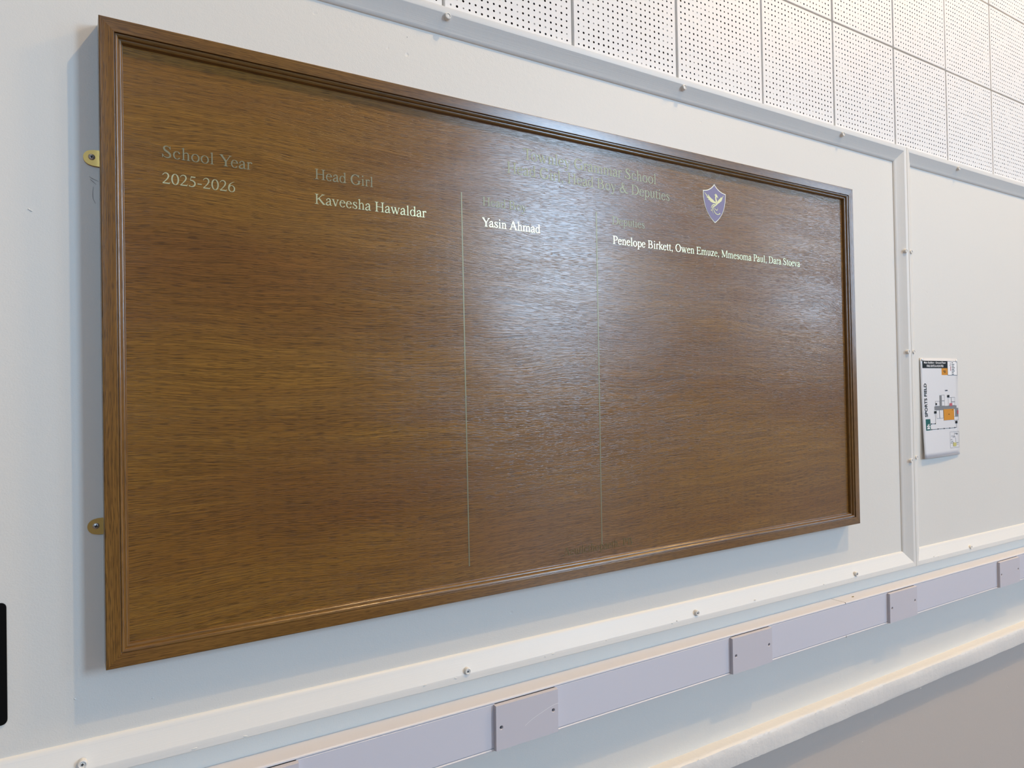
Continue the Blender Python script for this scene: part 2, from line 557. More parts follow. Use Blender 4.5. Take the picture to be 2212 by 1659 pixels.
def tile_mesh(name, seed):
    rg = random.Random(seed)
    hw, hh, d = TW / 2 - 0.0030, TH / 2 - 0.0024, 0.0085
    V, F, MI = [], [], []

    def v(x, y, z):
        V.append((x, y, z))
        return len(V) - 1

    n = 21
    gx = [-PX * n / 2 + PX * i for i in range(n + 1)]
    gz = [-PZ * n / 2 + PZ * i for i in range(n + 1)]
    for i in range(n):
        for k in range(n):
            cx, cz = (gx[i] + gx[i + 1]) / 2, (gz[k] + gz[k + 1]) / 2
            painted = rg.random() < (0.10 + 0.5 * max(0, math.sin(i * 0.35 + seed) * math.sin(k * 0.45 + 2 * seed)) ** 2)
            r = rg.uniform(0.0021, 0.00265) * (0.82 if painted else 1)
            dep = 0.0012 if painted else 0.006
            jx, jz = rg.uniform(-1, 1) * 0.0003, rg.uniform(-1, 1) * 0.0003
            hx, hz = PX / 2, PZ / 2
            out = [v(cx + a * hx, 0, cz + c * hz) for a, c in ((1, 0), (1, 1), (0, 1), (-1, 1), (-1, 0), (-1, -1), (0, -1), (1, -1))]
            ring = [v(cx + jx + r * math.cos(a * math.pi / 4), 0, cz + jz + r * math.sin(a * math.pi / 4)) for a in range(8)]
            deep = [v(cx + jx + r * math.cos(a * math.pi / 4), dep, cz + jz + r * math.sin(a * math.pi / 4)) for a in range(8)]
            for a in range(8):
                c = (a + 1) % 8
                F.append((out[a], ring[a], ring[c], out[c])); MI.append(0)
                F.append((ring[a], deep[a], deep[c], ring[c])); MI.append(0 if painted else 1)
            F.append(tuple(deep)); MI.append(2 if painted else 1)
    # border, bevel and sides
    a, c = PX * n / 2, PZ * n / 2
    inn = [v(-a, 0, -c), v(a, 0, -c), v(a, 0, c), v(-a, 0, c)]
    edge = [v(-hw + .001, 0, -hh + .001), v(hw - .001, 0, -hh + .001), v(hw - .001, 0, hh - .001), v(-hw + .001, 0, hh - .001)]
    bev = [v(-hw, .001, -hh), v(hw, .001, -hh), v(hw, .001, hh), v(-hw, .001, hh)]
    back = [v(-hw, d, -hh), v(hw, d, -hh), v(hw, d, hh), v(-hw, d, hh)]
    for A, B in ((inn, edge), (edge, bev), (bev, back)):
        for q in range(4):
            F.append((A[q], A[(q + 1) % 4], B[(q + 1) % 4], B[q])); MI.append(0)
    me = mesh(name, V, F)
    for m in ('tile', 'hole', 'hole_painted'):
        me.materials.append(M[m])
    me.polygons.foreach_set('material_index', MI)
    return me


tiles = [tile_mesh('acoustic_tile', s) for s in (1, 2, 3, 4)]
for row in range(3):
    for k in range(-2, 9):
        cx, cz = X0 + TW * (k + 0.5), Z0 + TH * (row - 0.5)
        mw = Matrix.Translation((cx + random.uniform(-1, 1) * .0005, -0.0100 + random.uniform(-1, 1) * .0006, cz + random.uniform(-1, 1) * .0004))
        mw = mw @ Matrix.Rotation(random.uniform(-1, 1) * 0.0018, 4, 'Y')
        link('acoustic_tile', tiles[(k * 3 + row * 5) % 4], None, wall, mw)
# painted backing board behind the tile joints
link('tile_backing', box_mesh('tile_backing', X0 - 2.02 * TW, X0 + 9.02 * TW, -0.0022, 0.0, CZ + 0.715, Z0 + 2.02 * TH), M['joint'], wall)

# ------------------------------------------------------------------ dado trunking with blank plates
TR0 = CZ - 0.5805
th = math.atan(0.0068)
XT0 = -2.5
trk = empty('dado_trunking', (0, 0, TR0), 'long white plastic dado trunking with blank plates, on the wall under the wooden board', 'trunking')
RT = Matrix.Translation((0, -0.0006, TR0)) @ Matrix.Rotation(th, 4, 'Y')
H = 0.0945
TP = [(0, 0), (0, 0.0425), (-0.0006, 0.0442), (-0.0016, 0.0453), (-0.0034, 0.0457), (-0.0045, 0.0453), (-0.0047, 0.0440), (-0.0047, 0.0030),
      (-H + 0.0050, 0.0030), (-H + 0.0050, 0.0440), (-H + 0.0048, 0.0446), (-H + 0.0032, 0.0460), (-H + 0.0012, 0.0455), (-H, 0.0435), (-H, 0)]
me = sweep('base', TP, 9.0, 0, 0)
base = link('base', me, M['pvc'], trk, RT @ Matrix.Translation((XT0, 0, 0)))
PL = [0.1682, 0.6810, 1.3360, 2.0005, 2.6595, 3.3150]
PWD, PHT = 0.146, 0.0862


def lid(x0, x1):
    bm = bmesh.new()
    z0, z1, yb, yf = -H + 0.0056, -0.0054, -0.0382, -0.0452
    pr = [(z0, yb), (z0, yf + .0012), (z0 + .0012, yf), (z1 - .0010, yf), (z1, yf + .0012), (z1, yb)]
    A = [bm.verts.new((x0, y, z)) for z, y in pr]
    B = [bm.verts.new((x1, y, z)) for z, y in pr]
    bm.faces.new(A)
    bm.faces.new(B[::-1])
    for k in range(len(pr)):
        q = (k + 1) % len(pr)
        bm.faces.new((A[k], A[q], B[q], B[k]))
    return bm_mesh('lid', bm)


edges = [XT0] + [v for p in PL for v in (p + 0.003, p + PWD - 0.003)] + [6.4]
for i in range(0, len(edges), 2):
    link('lid', lid(edges[i], edges[i + 1]), M['pvc_lid'], trk, RT)
# joints in the base run
for xj in (1.80, -0.4):
    link('base_joint', box_mesh('base_joint', xj - .0003, xj + .0003, -0.0461, -0.002, -0.0036, 0.0002), M['dark'], trk, RT)
    link('base_joint', box_mesh('base_joint', xj - .0003, xj + .0003, -0.0462, -0.044, -H - .0001, -H + .0046), M['dark'], trk, RT)


def holed_plate(name, w, h, t0, t1, holes, r, draft=0.0012):
    """plate in x 0..w, z 0..-h; back at y=-t0, front at y=-t1, through holes"""
    bm = bmesh.new()
    out = [bm.verts.new(p) for p in ((draft, -t1, -draft), (w - draft, -t1, -draft), (w - draft, -t1, -h + draft), (draft, -t1, -h + draft))]
    bk = [bm.verts.new(p) for p in ((0, -t0, 0), (w, -t0, 0), (w, -t0, -h), (0, -t0, -h))]
    ed = [bm.edges.new((out[k], out[(k + 1) % 4])) for k in range(4)]
    rims = []
    for hx, hz in holes:
        rim = [bm.verts.new((hx + r * 1.3 * math.cos(a * math.pi / 8), -t1, hz + r * 1.3 * math.sin(a * math.pi / 8))) for a in range(16)]
        ed += [bm.edges.new((rim[k], rim[(k + 1) % 16])) for k in range(16)]
        rims.append((rim, hx, hz))
    bmesh.ops.triangle_fill(bm, use_beauty=True, edges=ed)
    for k in range(4):
        bm.faces.new((out[k], out[(k + 1) % 4], bk[(k + 1) % 4], bk[k]))
    for rim, hx, hz in rims:
        a1 = [bm.verts.new((hx + r * math.cos(a * math.pi / 8), -t1 + .0010, hz + r * math.sin(a * math.pi / 8))) for a in range(16)]
        a2 = [bm.verts.new((hx + r * math.cos(a * math.pi / 8), -t0 - .001, hz + r * math.sin(a * math.pi / 8))) for a in range(16)]
        for k in range(16):
            q = (k + 1) % 16
            bm.faces.new((rim[k], rim[q], a1[q], a1[k]))
            bm.faces.new((a1[k], a1[q], a2[q], a2[k]))
    return bm_mesh(name, bm)


HOL = [(0.0127, -0.0435), (PWD - 0.0127, -0.0405)]
plate_me = holed_plate('blank_plate', PWD, PHT, 0.0450, 0.0532, HOL, 0.0032)
plate_me.materials.append(M['pvc_plate'])
pscrew = bm_mesh('plate_screw', lathe([(0.0031, 0.0), (0.0029, 0.0012), (0, 0.0014)], 12))
pscrew.materials.append(M['dark'])
for i, px in enumerate(PL):
    mw = RT @ Matrix.Translation((px, 0, -0.0062))
    p = link('blank_plate', plate_me, None, trk, mw)
    regpar(p)
    for hx, hz in HOL:
        link('plate_screw', pscrew, None, p, mw @ Matrix.Translation((hx, -0.0460, hz)))
    # grey foam-like backing frame seen along the left edge of each plate
    if i == 1:
        V, F = [], []
        pts = [(0.066 + 0.080 * t, -0.0535 + 0.024 * (1 - (1 - t) ** 1.7) + 0.0006 * math.sin(9 * t)) for t in [k / 12 for k in range(13)]]
        for x, z in pts:
            V += [(x, -0.0533, z - .00035), (x, -0.0533, z + .00035)]
        F = [(2 * k, 2 * k + 2, 2 * k + 3, 2 * k + 1) for k in range(12)]
        link('scratch_mark', mesh('scratch_mark', V, F), M['white_ink'], p, mw)

link('stain', poly_mesh_flat('stain', [(0.006 * math.cos(a) + 0.0012 * math.cos(3 * a), 0.0028 * math.sin(a)) for a in [k * math.pi / 8 for k in range(16)]]), M['stain'], trk,
     RT @ Matrix.Translation((1.868, -0.024, 0.0002)) @ Matrix.Rotation(0.25, 4, 'Z'))

# ------------------------------------------------------------------ serif lettering (cut vinyl), built from strokes
def arc(cx, cy, rx, ry, a0, a1, n=14):
    return [(cx + rx * math.cos(math.radians(a0 + (a1 - a0) * k / n)), cy + ry * math.sin(math.radians(a0 + (a1 - a0) * k / n))) for k in range(n + 1)]


def bez(p0, p1, p2, p3, n=9):
    o = []
    for k in range(n + 1):
        t = k / n
        s = 1 - t
        o.append(tuple(s ** 3 * p0[i] + 3 * s * s * t * p1[i] + 3 * s * t * t * p2[i] + t ** 3 * p3[i] for i in (0, 1)))
    return o


def st(path, thin=28, thick=80, pw=1.4, ws=None):
    P = []
    for k, p in enumerate(path):
        a, c = path[max(0, k - 1)], path[min(len(path) - 1, k + 1)]
        dx, dy = c[0] - a[0], c[1] - a[1]
        L = math.hypot(dx, dy) or 1
        if ws is None:
            w = thin + (thick - thin) * abs(dy / L) ** pw
        elif isinstance(ws, (int, float)):
            w = ws
        else:
            f = k / (len(path) - 1) * (len(ws) - 1)
            i = min(int(f), len(ws) - 2)
            w = ws[i] + (ws[i + 1] - ws[i]) * (f - i)
        nx, ny = -dy / L * w / 2, dx / L * w / 2
        P.append(((p[0] + nx, p[1] + ny), (p[0] - nx, p[1] - ny)))
    return [[P[k][0], P[k][1], P[k + 1][1], P[k + 1][0]] for k in range(len(P) - 1)]


def rc(x0, y0, x1, y1):
    return [[(x0, y0), (x1, y0), (x1, y1), (x0, y1)]]


def ser(xc, y, hw, up, sw=45):
    return [[(xc - hw, y), (xc + hw, y), (xc + hw, y + 20 * up), (xc - hw, y + 20 * up)],
            [(xc - hw * .8, y + 18 * up), (xc + hw * .8, y + 18 * up), (xc + sw, y + 58 * up), (xc - sw, y + 58 * up)]]


def dot(x, y, r):
    return [arc(x, y, r, r, 0, 330, 11)]


def stem(x, y0, y1, w=96, b=130, t=130):
    o = rc(x - w / 2, y0, x + w / 2, y1)
    if b:
        o += ser(x, y0, b, 1, w / 2)
    if t:
        o += ser(x, y1, t, -1, w / 2)
    return o


def lstem(x, y1, w=74, b=105, y0=0):
    """lower-case stem with a flag at its top"""
    o = rc(x - w / 2, y0, x + w / 2, y1)
    o += [[(x - w / 2 - 62, y1 - 52), (x - w / 2 + 4, y1 - 66), (x + w / 2, y1 + 6), (x + w / 2 - 10, y1 + 6)], [(x - w / 2 - 62, y1 - 52), (x - w / 2 - 58, y1 - 38), (x + w / 2 - 10, y1 + 8)]]
    if b:
        o += ser(x, y0, b, 1, w / 2)
    return o


def arch(x0, x1, top=445, w=74):
    """shoulder from stem x0 into a stem x1"""
    return st(bez((x0 + 30, 345), (x0 + 90, top + 12), (x1 - 10, top + 40), (x1, 300)), 40, w, 1.0, [28, 40, 58, 74]) + rc(x1 - w / 2, 0, x1 + w / 2, 306) + ser(x1, 0, 100, 1, w / 2)


def bowl(cx, cy, rx, ry, thick=78, thin=28, a0=0, a1=360, n=24):
    return st(arc(cx, cy, rx - thick * .45, ry - thin * .5, a0, a1, n), thin, thick)


G = {}
G[' '] = (250, [])
G['H'] = (722, stem(150, 0, 662, 88) + stem(572, 0, 662, 88) + rc(190, 318, 532, 356))
G['K'] = (722, stem(150, 0, 662, 88) + st([(190, 300), (540, 645)], ws=42) + st([(285, 385), (620, 14)], ws=112) + ser(575, 662, 115, -1, 20) + ser(640, 0, 90, 1, 50))
G['Y'] = (722, st([(105, 655), (372, 290)], ws=106) + st([(612, 655), (385, 290)], ws=44) + rc(312, 0, 412, 310) + ser(362, 0, 130, 1, 50) + ser(125, 662, 110, -1, 50) + ser(610, 662, 95, -1, 20))
G['A'] = (722, st([(95, 8), (345, 672)], ws=44) + st([(352, 668), (612, 8)], ws=110) + rc(190, 212, 500, 250) + ser(95, 0, 90, 1, 22) + ser(610, 0, 108, 1, 55))
G['T'] = (611, stem(305, 0, 650, 102, 130, 0) + rc(25, 622, 586, 662) + [[(25, 662), (62, 662), (50, 610), (28, 492), (14, 492)], [(586, 662), (549, 662), (561, 610), (583, 492), (597, 492)]] + [[(25, 640), (110, 640), (45, 560)], [(586, 640), (500, 640), (566, 560)]])
G['P'] = (556, stem(150, 0, 662, 88) + rc(150, 628, 300, 660) + rc(190, 298, 300, 330) + st(arc(295, 479, 190, 165, 90, -90, 16), 34, 102))
G['B'] = (667, stem(150, 0, 662, 88) + rc(150, 628, 320, 660) + rc(150, 332, 360, 364) + rc(150, 2, 340, 34) + st(arc(310, 495, 165, 150, 90, -90, 14), 34, 98) + st(arc(345, 183, 190, 165, 90, -90, 14), 34, 106))
G['D'] = (722, stem(140, 0, 662, 90) + rc(140, 626, 300, 660) + rc(140, 2, 300, 36) + st(arc(295, 331, 335, 314, 90, -90, 20), 36, 108))
G['E'] = (611, stem(140, 0, 662, 90, 125, 125) + rc(140, 624, 545, 662) + rc(140, 326, 420, 362) + rc(140, 0, 570, 38) + [[(545, 662), (520, 662), (470, 632), (530, 500), (546, 500)], [(575, 0), (540, 0), (480, 34), (585, 172), (600, 172)], [(400, 345), (420, 240), (436, 240), (436, 450), (420, 450)]])
G['M'] = (889, stem(132, 0, 655, 40, 110, 0) + st([(125, 645), (440, 60)], ws=104) + st([(440, 40), (735, 650)], ws=42) + stem(760, 0, 662, 90, 120, 0) + rc(20, 642, 190, 662) + rc(700, 642, 868, 662))
G['O'] = (722, bowl(361, 331, 330, 345, 108, 36, 0, 360, 32))
G['C'] = (667, bowl(355, 331, 325, 345, 108, 38, 42, 318, 28) + [[(565, 676), (590, 676), (600, 455), (578, 455), (520, 600)]])
G['G'] = (722, bowl(355, 331, 325, 345, 108, 38, 42, 318, 28) + [[(580, 676), (602, 676), (612, 470), (590, 470), (530, 600)]] + rc(545, 60, 643, 275) + ser(594, 290, 118, -1, 48) + st([(520, 30), (600, 75)], ws=44))
G['S'] = (556, st(bez((420, 520), (395, 640), (300, 668), (235, 655), 8) + bez((220, 650), (90, 620), (90, 460), (230, 385), 10)[1:] + bez((260, 368), (470, 260), (480, 130), (400, 55), 10)[1:] + bez((380, 40), (260, -20), (90, 30), (62, 190), 8)[1:], ws=[22, 34, 62, 96, 108, 100, 78, 44, 24]) + [[(432, 676), (452, 676), (466, 468), (446, 468), (405, 585)], [(52, 0), (34, 0), (24, 210), (46, 210), (85, 95)]])
G['&'] = (778, st(bez((620, 385), (540, 180), (420, 0), (230, 12)) + bez((230, 12), (60, 20), (20, 200), (170, 300))[1:] + bez((170, 300), (330, 400), (440, 470), (410, 590))[1:] + bez((410, 590), (380, 680), (240, 670), (235, 550))[1:] + bez((235, 550), (240, 430), (440, 130), (560, 50))[1:] + bez((560, 50), (640, 5), (700, 20), (745, 80))[1:], ws=[34, 38, 60, 84, 60, 40, 40, 60, 100, 96, 70, 40]) + rc(545, 375, 715, 395))
G['a'] = (444, st(bez((78, 340), (110, 470), (320, 500), (318, 320)), ws=[40, 44, 70, 84]) + rc(276, 60, 360, 330) + dot(88, 345, 42) + st(bez((310, 268), (60, 220), (-10, 60), (120, 20)) + bez((120, 20), (200, 0), (270, 50), (310, 95))[1:], ws=[36, 60, 88, 70, 40, 36]) + st(bez((318, 80), (325, 0), (380, 0), (436, 52)), ws=[84, 60, 34, 26]))
G['c'] = (444, bowl(232, 218, 200, 232, 80, 30, 48, 325, 22) + dot(352, 348, 44))
G['d'] = (500, bowl(225, 218, 198, 230, 78, 30, 0, 360, 24) + lstem(385, 683, 74, 0) + [[(427, 60), (427, 10), (490, 34), (490, 48), (440, 60)]])
G['e'] = (444, bowl(225, 218, 200, 232, 78, 30, 18, 326, 24) + rc(62, 258, 402, 290) + st(arc(225, 270, 165, 165, 0, 60, 6), 34, 70))
G['h'] = (500, lstem(125, 683) + arch(125, 378))
G['n'] = (500, lstem(125, 450) + arch(125, 378))
G['m'] = (778, lstem(125, 450) + arch(125, 388) + arch(388, 650))
G['i'] = (278, lstem(139, 450) + dot(130, 625, 52))
G['l'] = (278, lstem(139, 683))
G['k'] = (500, lstem(125, 683) + st([(150, 200), (360, 425)], ws=40) + st([(215, 270), (420, 12)], ws=92) + ser(370, 450, 90, -1, 20) + ser(430, 0, 75, 1, 40))
G['o'] = (500, bowl(250, 218, 220, 232, 82, 30, 0, 360, 26))
G['p'] = (500, lstem(120, 450, 74, 110, -217) + bowl(275, 218, 198, 230, 78, 30, 0, 360, 24))
G['r'] = (333, lstem(115, 450) + st(bez((140, 330), (180, 440), (240, 470), (300, 415)), ws=[30, 44, 56, 60]) + dot(298, 402, 46))
G['s'] = (389, st(bez((300, 345), (280, 440), (190, 462), (140, 430), 7) + bez((128, 420), (60, 360), (90, 300), (190, 245), 8)[1:] + bez((200, 238), (350, 170), (330, 60), (260, 22), 8)[1:] + bez((240, 8), (140, -8), (70, 60), (58, 140), 7)[1:], ws=[20, 30, 54, 80, 88, 80, 56, 30, 20]) + [[(305, 455), (322, 455), (330, 325), (312, 325), (285, 400)], [(50, 0), (36, 0), (30, 155), (48, 155), (75, 70)]])
G['t'] = (278, rc(75, 80, 157, 520) + [[(13, 425), (75, 470), (145, 580), (157, 580), (157, 425)]] + rc(13, 420, 262, 450) + st(bez((116, 95), (118, -10), (200, -10), (272, 60)), ws=[82, 62, 36, 26]))
G['u'] = (500, rc(82, 120, 166, 450) + rc(332, 60, 416, 450) + rc(18, 430, 120, 450) + rc(270, 430, 370, 450) + st(bez((124, 140), (124, -20), (240, -20), (345, 85)), ws=[84, 66, 44, 34]) + [[(410, 60), (410, -6), (480, 30), (480, 48)]])
G['v'] = (500, st([(85, 440), (255, 0)], ws=88) + st([(400, 440), (262, 0)], ws=38) + ser(90, 450, 90, -1, 40) + ser(402, 450, 75, -1, 18))
G['w'] = (722, st([(85, 440), (235, 0)], ws=86) + st([(370, 440), (240, 0)], ws=36) + st([(330, 440), (485, 0)], ws=86) + st([(625, 440), (490, 0)], ws=36) + ser(90, 450, 85, -1, 40) + ser(345, 450, 80, -1, 30) + ser(628, 450, 72, -1, 18))
G['y'] = (500, st([(90, 440), (272, 20)], ws=86) + st(bez((412, 440), (330, 230), (250, -120), (170, -190)) + [(110, -180)], ws=[36, 36, 44, 60, 70]) + ser(90, 450, 85, -1, 40) + ser(412, 450, 72, -1, 18) + dot(92, -172, 44))
G['z'] = (444, rc(50, 412, 400, 450) + rc(32, 0, 405, 38) + st([(355, 430), (78, 20)], ws=90) + [[(50, 450), (80, 450), (62, 320), (44, 320)], [(405, 0), (375, 0), (398, 140), (416, 140)]])
G[','] = (250, dot(115, 45, 54) + st(bez((140, 50), (165, -20), (130, -90), (70, -135)), ws=[50, 44, 28, 12]))
G['.'] = (250, dot(125, 45, 55))
G['-'] = (333, rc(40, 200, 290, 262))
G['0'] = (500, bowl(250, 331, 222, 345, 90, 34, 0, 360, 28))
G['2'] = (500, st(bez((45, 520), (110, 720), (370, 720), (375, 500)) + bez((375, 500), (370, 370), (220, 200), (60, 45))[1:], ws=[26, 48, 82, 84, 56, 40]) + rc(40, 0, 430, 70) + [[(400, 0), (430, 0), (474, 140), (456, 140)]])
G['5'] = (500, st([(175, 650), (120, 420)], ws=34) + [[(155, 662), (430, 662), (410, 590), (150, 590)]] + st(bez((110, 405), (300, 440), (470, 280), (360, 110)) + bez((360, 110), (300, 20), (150, -20), (50, 50))[1:], ws=[60, 84, 92, 80, 50, 40]) + dot(70, 45, 42))
G['6'] = (500, bowl(255, 210, 215, 222, 90, 34, 0, 360, 24) + st(bez((430, 665), (220, 620), (60, 450), (78, 210)), ws=[16, 44, 80, 90]))
KERN = {'Ye': -100, 'Ya': -100, 'To': -75, 'av': -20, 'aw': -12, 'wa': -10, 'va': -25, 'ey': -12, 'Pe': -10, 'Pa': -15, 'oy': -12}


def lettering(text):
    x, out = 0, []
    for k, ch in enumerate(text):
        w, polys = G[ch]
        out += [[(px + x, py) for px, py in p] for p in polys]
        x += w + KERN.get(text[k:k + 2], 0)
    return out


def poly_mesh(name, polys, y, tx=lambda x, z: (x, z)):
    V, F = [], []
    for n_, p in enumerate(polys):
        i = len(V)
        yy = y - (n_ % 90) * 0.0000022            # overlapping strokes must not share one plane
        V += [(tx(a, c)[0], yy, tx(a, c)[1]) for a, c in p]
        F.append(tuple(range(i, i + len(p))))
    return mesh(name, V, F)


# ------------------------------------------------------------------ the honours board
BX0, BX1, BZ0, BZ1 = 0.0468, 1.8942, CZ - 0.3888, CZ + 0.5556
YP = -0.021
board = empty('honours_board', ((BX0 + BX1) / 2, 0, BZ0), 'large framed oak honours board with gold lettering on the white wall', 'board')
FW = 0.031
pm = box_mesh('panel', -(BX1 - BX0) / 2 + 0.02, (BX1 - BX0) / 2 - 0.02, YP, -0.006, -(BZ1 - BZ0) / 2 + 0.02, (BZ1 - BZ0) / 2 - 0.02)
panel = link('panel', pm, M['oak_panel'], board, Matrix.Translation(((BX0 + BX1) / 2, 0, (BZ0 + BZ1) / 2)))
regpar(panel)


def quarter(u0, h0, u1, h1, n=6):
    return [(u0 + (u1 - u0) * math.sin(math.pi / 2 * k / n), h1 + (h0 - h1) * math.cos(math.pi / 2 * k / n)) for k in range(n + 1)]


RAILP = [(0, 0), (0, 0.0346), (0.0004, 0.0355), (0.0013, 0.0360), (0.0186, 0.0360), (0.0196, 0.0357), (0.0199, 0.0322), (0.0206, 0.0320)]
RAILP += quarter(0.0208, 0.0335, 0.0257, 0.0294) + quarter(0.0259, 0.0286, 0.0305, 0.0252) + [(0.0307, 0.0230), (0.0312, 0.0228), (0.0314, -YP - 0.0005), (0.0314, 0.004), (0.0, 0.0)]
RAILP = RAILP[:-1]
Y = (0, 1, 0)
WB, HB = BX1 - BX0, BZ1 - BZ0
for nm, o, t, nin, L in (('top', (BX1, 0, BZ1), (-1, 0, 0), (0, 0, -1), WB), ('bottom', (BX0, 0, BZ0), (1, 0, 0), (0, 0, 1), WB),
                         ('left', (BX0, 0, BZ1), (0, 0, -1), (1, 0, 0), HB), ('right', (BX1, 0, BZ0), (0, 0, 1), (-1, 0, 0), HB)):
    link('frame_rail', sweep('frame_rail', RAILP, L, 1, 1), M['oak_rail'], board, basis(o, t, Y, nin))

TK = 0.9975                                             # letters were measured slightly in front of the panel


def line(text, x0, x1, z, mat, name):
    polys = lettering(text)
    a = min(p[0] for q in polys for p in q)
    b_ = max(p[0] for q in polys for p in q)
    k = (x1 - x0) * TK / (b_ - a)
    me = poly_mesh(name, polys, YP - 0.0003, lambda x, y: (x0 * TK + (x - a) * k, CZ + z * TK + y * k))
    link(name, me, M[mat], board)


line('School Year', 0.1296, 0.2619, 0.3670, 'gold_dull', 'heading_lettering')
line('2025-2026', 0.1298, 0.2350, 0.3272, 'gold', 'name_lettering')
line('Head Girl', 0.3640, 0.4684, 0.3678, 'gold_dull', 'heading_lettering')
line('Kaveesha Hawaldar', 0.3634, 0.5718, 0.3254, 'gold', 'name_lettering')
line('Head Boy', 0.6924, 0.7948, 0.3638, 'gold_dull', 'heading_lettering')
line('Yasin Ahmad', 0.6909, 0.8281, 0.3232, 'gold', 'name_lettering')
line('Townley Grammar School', 0.7899, 1.1536, 0.4695, 'gold_dull', 'title_lettering')
line('Head Girl, Head Boy & Deputies', 0.7501, 1.1951, 0.4366, 'gold_dull', 'title_lettering')
line('Deputies', 1.0199, 1.1152, 0.3635, 'gold_dull', 'heading_lettering')
line('Penelope Birkett, Owen Emuze, Mmesoma Paul, Dara Stoeva', 1.0215, 1.6734, 0.3207, 'gold', 'name_lettering')
for x0, x1, za, zb_ in ((0.6463, 0.6497, 0.3833, -0.3310), (0.9760, 0.9743, 0.3848, -0.3327)):
    V = [((x0 - .0012) * TK, YP - .0003, CZ + za * TK), ((x0 + .0012) * TK, YP - .0003, CZ + za * TK), ((x1 + .0012) * TK, YP - .0003, CZ + zb_ * TK), ((x1 - .0012) * TK, YP - .0003, CZ + zb_ * TK)]
    link('divider_line', mesh('divider_line', V, [(0, 1, 2, 3)]), M['gold_dull'], board)

line('Aeutlcthopaeth. PB', 0.8720, 1.0600, -0.3425, 'motto', 'motto_lettering')

# shield with a phoenix
SX, SZ = 1.34325, CZ + 0.4767


def shield_outline(g):
    hw, top, bot = 39.6 - g, 19.6 - g * 1.5, -75.6 + g * 1.25
    r = bez((0, top), (9, top - 11), (22, -g * .7 + 1), (hw, -g * .9), 10) + bez((hw, -g * .9), (hw + .5, -32), (hw * .72, -58), (0, bot), 14)[1:]
    return r + [(-x, z) for x, z in r[-2:0:-1]]


def mm(p):
    return [(SX + x / 1000, SZ + z / 1000) for x, z in p]


sh = link('shield_crest', poly_mesh('shield_crest', [mm(shield_outline(0))], YP - .0004), M['cream'], board)
regpar(sh)
link('shield_field', poly_mesh('shield_field', [mm(shield_outline(1.9))], YP - .0007), M['purple'], sh)
LW = [(-36.0, -4.5), (-32.1, -6.6), (-26.9, -10.7), (-22.8, -14.3), (-21.2, -14.8), (-24.2, -8.5), (-21.6, -9.7), (-16.4, -14.2), (-11.7, -16.9), (-5.8, -19.5), (-1.6, -22.4), (1.4, -23.1), (3.7, -23.6), (2.6, -26.7), (-1.8, -27.6), (-7.1, -27.2), (-13.5, -25.8), (-17.7, -23.7), (-16.1, -22.4), (-23.0, -21.4), (-23.5, -20.3), (-20.3, -19.3), (-27.1, -16.7), (-29.4, -14.6), (-24.9, -15.3), (-29.1, -12.1)]
NK = [(-1.6, -5.4), (0.5, -6.4), (1.9, -6.5), (3.6, -2.9), (5.4, -4.6), (8.1, -6.1), (10.1, -8.8), (11.1, -11.3), (12.7, -14.1), (9.5, -12.7), (7.4, -11.1), (6.5, -11.9), (5.9, -15.0), (7.1, -18.6), (8.7, -21.4), (6.9, -25.4), (3.6, -28.4), (0.3, -29.2), (3.7, -25.1), (3.5, -22.8), (1.9, -18.5), (1.4, -12.6), (2.2, -9.1), (-0.6, -7.6)]
RW = [(32.1, -4.0), (30.3, -8.1), (27.5, -10.3), (28.0, -12.1), (25.8, -14.7), (26.3, -16.1), (23.5, -18.4), (24.0, -19.8), (19.0, -22.0), (17.3, -24.1), (12.3, -26.6), (9.0, -29.3), (4.5, -32.8), (0.1, -35.3), (-5.3, -37.4), (-2.0, -34.0), (3.6, -29.2), (8.0, -24.5), (9.8, -21.3), (14.8, -16.5), (19.3, -12.9), (23.8, -8.2), (22.8, -11.7), (28.1, -8.3)]


def smooth_path(p, n=5):
    o = []
    for k in range(len(p) - 1):
        a, b_, c, d = p[max(0, k - 1)], p[k], p[k + 1], p[min(len(p) - 1, k + 2)]
        for i in range(n):
            t = i / n
            o.append(tuple(0.5 * (2 * b_[q] + (c[q] - a[q]) * t + (2 * a[q] - 5 * b_[q] + 4 * c[q] - d[q]) * t * t + (3 * b_[q] - a[q] - 3 * c[q] + d[q]) * t ** 3) for q in (0, 1)))
    return o + [p[-1]]


ph = [LW, NK, RW]
ph += st(smooth_path([(0.3, -30.7), (-6.2, -31.9), (-10.6, -35.5), (-12.9, -39.9), (-13.5, -41.4)]), ws=[3.0, 2.4, 1.6, 0.6])
ph += st(smooth_path([(-0.9, -34.3), (-6.9, -37.6), (-8.9, -43.1), (-8.9, -48.3), (-5.8, -53.6)]), ws=[3.0, 2.4, 1.4, 0.5])
ph += st(smooth_path([(-3.4, -37.9), (-4.2, -43.3), (-1.3, -48.9), (3.9, -52.8), (10.4, -53.9), (17.0, -50.9)]), ws=[1.2, 1.8, 2.0, 1.8, 1.5])
ph += st(smooth_path([(-0.5, -38.3), (1.6, -42.2), (5.8, -43.9), (9.1, -41.7), (8.9, -37.2)]), ws=[0.8, 1.7, 1.4, 0.6])
ph += [arc(17, -50.9, 1.7, 1.7, 0, 330, 10), arc(-13.1, -45.8, 1.4, 1.9, 0, 330, 10)]
link('phoenix_emblem', poly_mesh('phoenix_emblem', [mm(p) for p in ph], YP - .0010), M['emblem'], sh)

